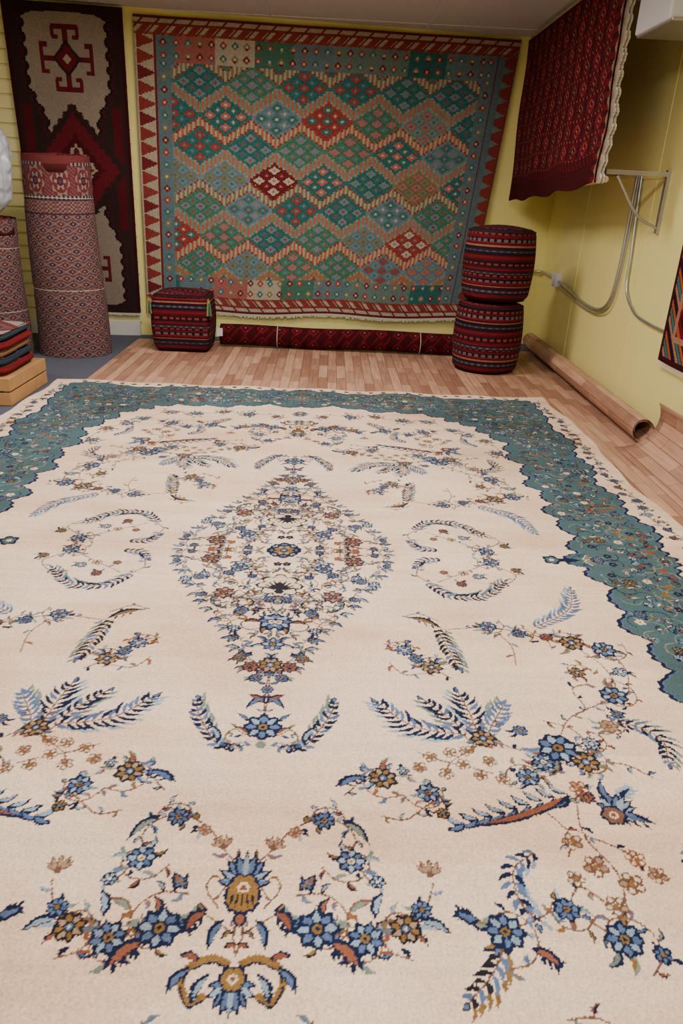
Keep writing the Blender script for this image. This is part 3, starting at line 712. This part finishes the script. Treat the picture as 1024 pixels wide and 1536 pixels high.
# ------------------------------------------------------------ rolled rug lying down
nx,ny=420,60; col=np.zeros((ny,nx,3))
for j in range(ny):
    for i in range(nx):
        a=(i%30)-14.5; b=(j%14)-6.5; m=abs(a)/14+abs(b)/7; c=rb_*.9
        if m<.9: c=ra*.65
        if .6<m<.72: c=rr*.8
        if m<.4: c=rn_
        if m<.2: c=rc*.5
        if (i//3+j//2)%7==0: c=rr*.6
        if 120<i<126 or 300<i<305: c=rb_*.7
        col[j,i]=c*rk.uniform(.7,1.2)
fr_=empty('rolled_rug_lying')
def P(U,V):
    th=V*2*math.pi; r=.085*(1+.03*np.sin(U*9+th)); x=-.93+1.99*U
    return x,6.28+.02*U+r*np.cos(th)*1.15+.008*np.sin(U*6),.095+r*np.sin(th)+.003*np.sin(U*12)
grid_obj('rolled_pile',nx,ny,P,M_kil,col,fr_)
for k,xx in enumerate((-.925,1.055)):
    def Qg(U,V,xx=xx):
        th=U*2*math.pi*4; r=.012+.066*U; return xx-.004+.008*V+(.02*V if xx<0 else -.02*V),6.28+r*np.cos(th)*1.15,.095+r*np.sin(th)
    grid_obj('rolled_layers_%d'%k,200,1,Qg,M_kil,np.tile(rb_*1.3,(1,200,1)).reshape(1,200,3),fr_,True,.012)
for k,xx in enumerate((-.45,.75)):
    tube('string_%d'%k,[(xx,6.28+.102*math.cos(t),.095+.090*math.sin(t)) for t in np.linspace(0,2*math.pi,20)],.0025,M_fringe,fr_,2)
box('paper_tag',-.945,-.90,6.172,6.175,.10,.165,M_white,fr_)
# ------------------------------------------------------------ crate with folded rugs
cr=empty('wooden_crate')
X0,X1,Y0,Y1=-2.45,-1.86,4.22,4.80
for k in range(2): box('slat_front_%d'%k,X0,X1,Y0,Y0+.018,.002+k*.085,.077+k*.085,M_wood,cr,.003)
for k in range(2): box('slat_back_%d'%k,X0,X1,Y1-.018,Y1,.002+k*.085,.077+k*.085,M_wood,cr,.003)
for k in range(2): box('slat_side_%d'%k,X1-.018,X1,Y0+.02,Y1-.02,.002+k*.085,.077+k*.085,M_wood,cr,.003)
for k in range(2): box('slat_side_l%d'%k,X0,X0+.018,Y0+.02,Y1-.02,.002+k*.085,.077+k*.085,M_wood,cr,.003)
for k,(px,py) in enumerate(((X0+.02,Y0+.02),(X1-.05,Y0+.02),(X0+.02,Y1-.05),(X1-.05,Y1-.05))): box('corner_post_%d'%k,px,px+.03,py,py+.03,.002,.155,M_wood,cr)
box('top_board',X0+.02,X1-.02,Y0+.02,Y1-.02,.14,.158,M_wood,cr)
fs=empty('folded_rug_stack')
cols_=[(130,30,38),(50,50,80),(190,160,120),(150,40,44),(70,90,90),(160,50,50)]
for k in range(5):
    z=.168+k*.047; c0=np.array(lin(cols_[k]))*.6; c=np.zeros((40,60,3))
    for j in range(40):
        for i in range(60): c[j,i]=(c0 if (i//3+j//3)%3 else np.array(lin(cols_[(k+3)%6]))*.6)*rk.uniform(.8,1.1)
    def P(U,V,k=k,z=z):
        th=U*2*math.pi; s,c_=np.sin(th),np.cos(th); hx=.265-.012*(k%3)
        kk=(np.abs(c_)**8+np.abs(s)**8)**(-1/8.)
        return -2.155+hx*kk*c_*(.93+.07*np.sin(math.pi*V)),4.51+.262*kk*s*(.93+.07*np.sin(math.pi*V)),z+.045*V+.003*np.sin(th*3)
    grid_obj('folded_rug_%d'%k,60,40,P,M_kil,c,fs)
    if k==4:
        ct=np.zeros((40,40,3))
        for j in range(40):
            for i in range(40):
                m=abs(i-19.5)+abs(j-19.5); ct[j,i]=[cr2,rd2,nv2,mv,rd2,cr2][int(m//5)%6]*rk.uniform(.8,1.1)
        grid_obj('top_face',40,40,lambda U,V:(-2.155-.25+.5*U,4.51-.25+.5*V,z+.044+.008*np.sin(U*math.pi)*np.sin(V*math.pi)),M_kil,ct,fs)
# ------------------------------------------------------------ lights
M_em,nt,b=newmat('fluorescent_diffuser'); b.inputs['Emission Color'].default_value=(1,.97,.93,1); b.inputs['Emission Strength'].default_value=3; b.inputs['Base Color'].default_value=(.9,.9,.9,1)
for k,(lx,ly,pw,lc) in enumerate(((-.5,4.8,56,(1,.92,.85)),(-.1,2.5,74,(1,.96,.94)),(.2,.2,58,(1,.96,.96)),(-2.4,3.4,26,(1,.92,.84)))):
    fx=empty('fluorescent_fixture'); 
    box('tray',lx-.62,lx+.62,ly-.16,ly+.16,H-.05,H-.006,M_white,fx,.004)
    box('diffuser',lx-.58,lx+.58,ly-.13,ly+.13,H-.06,H-.05,M_em,fx)
    ld=bpy.data.lights.new('tube_light','AREA'); ld.shape='RECTANGLE'; ld.size=1.15; ld.size_y=.26; ld.energy=pw; ld.color=lc
    lo=bpy.data.objects.new('tube_light',ld); lo.location=(lx,ly,H-.07); link(lo,fx)
wd_=bpy.data.worlds.new('World'); S.world=wd_; wd_.use_nodes=True; wd_.node_tree.nodes['Background'].inputs[0].default_value=(.9,.9,1,1); wd_.node_tree.nodes['Background'].inputs[1].default_value=.3
# ------------------------------------------------------------ camera
f=1100.;E=481.5;r=math.radians(2.8);phi=math.atan(E/f);yaw=math.radians(1.46)
a=Vector((math.cos(yaw),-math.sin(yaw),0)); Hh=Vector((math.sin(yaw),math.cos(yaw),0)); Z=Vector((0,0,1))
Fw=Hh*math.cos(phi)-Z*math.sin(phi); U=Hh*math.sin(phi)+Z*math.cos(phi)
right=a*math.cos(r)+U*math.sin(r); up=-a*math.sin(r)+U*math.cos(r)
cd=bpy.data.cameras.new('camera'); co=bpy.data.objects.new('camera',cd); link(co)
m=Matrix((right,up,-Fw)).transposed().to_4x4(); m.translation=Vector((0,0,1.25)); co.matrix_world=m
cd.sensor_fit='VERTICAL'; cd.sensor_height=36; cd.sensor_width=24; cd.lens=f/1536*36; cd.clip_start=.02
S.camera=co
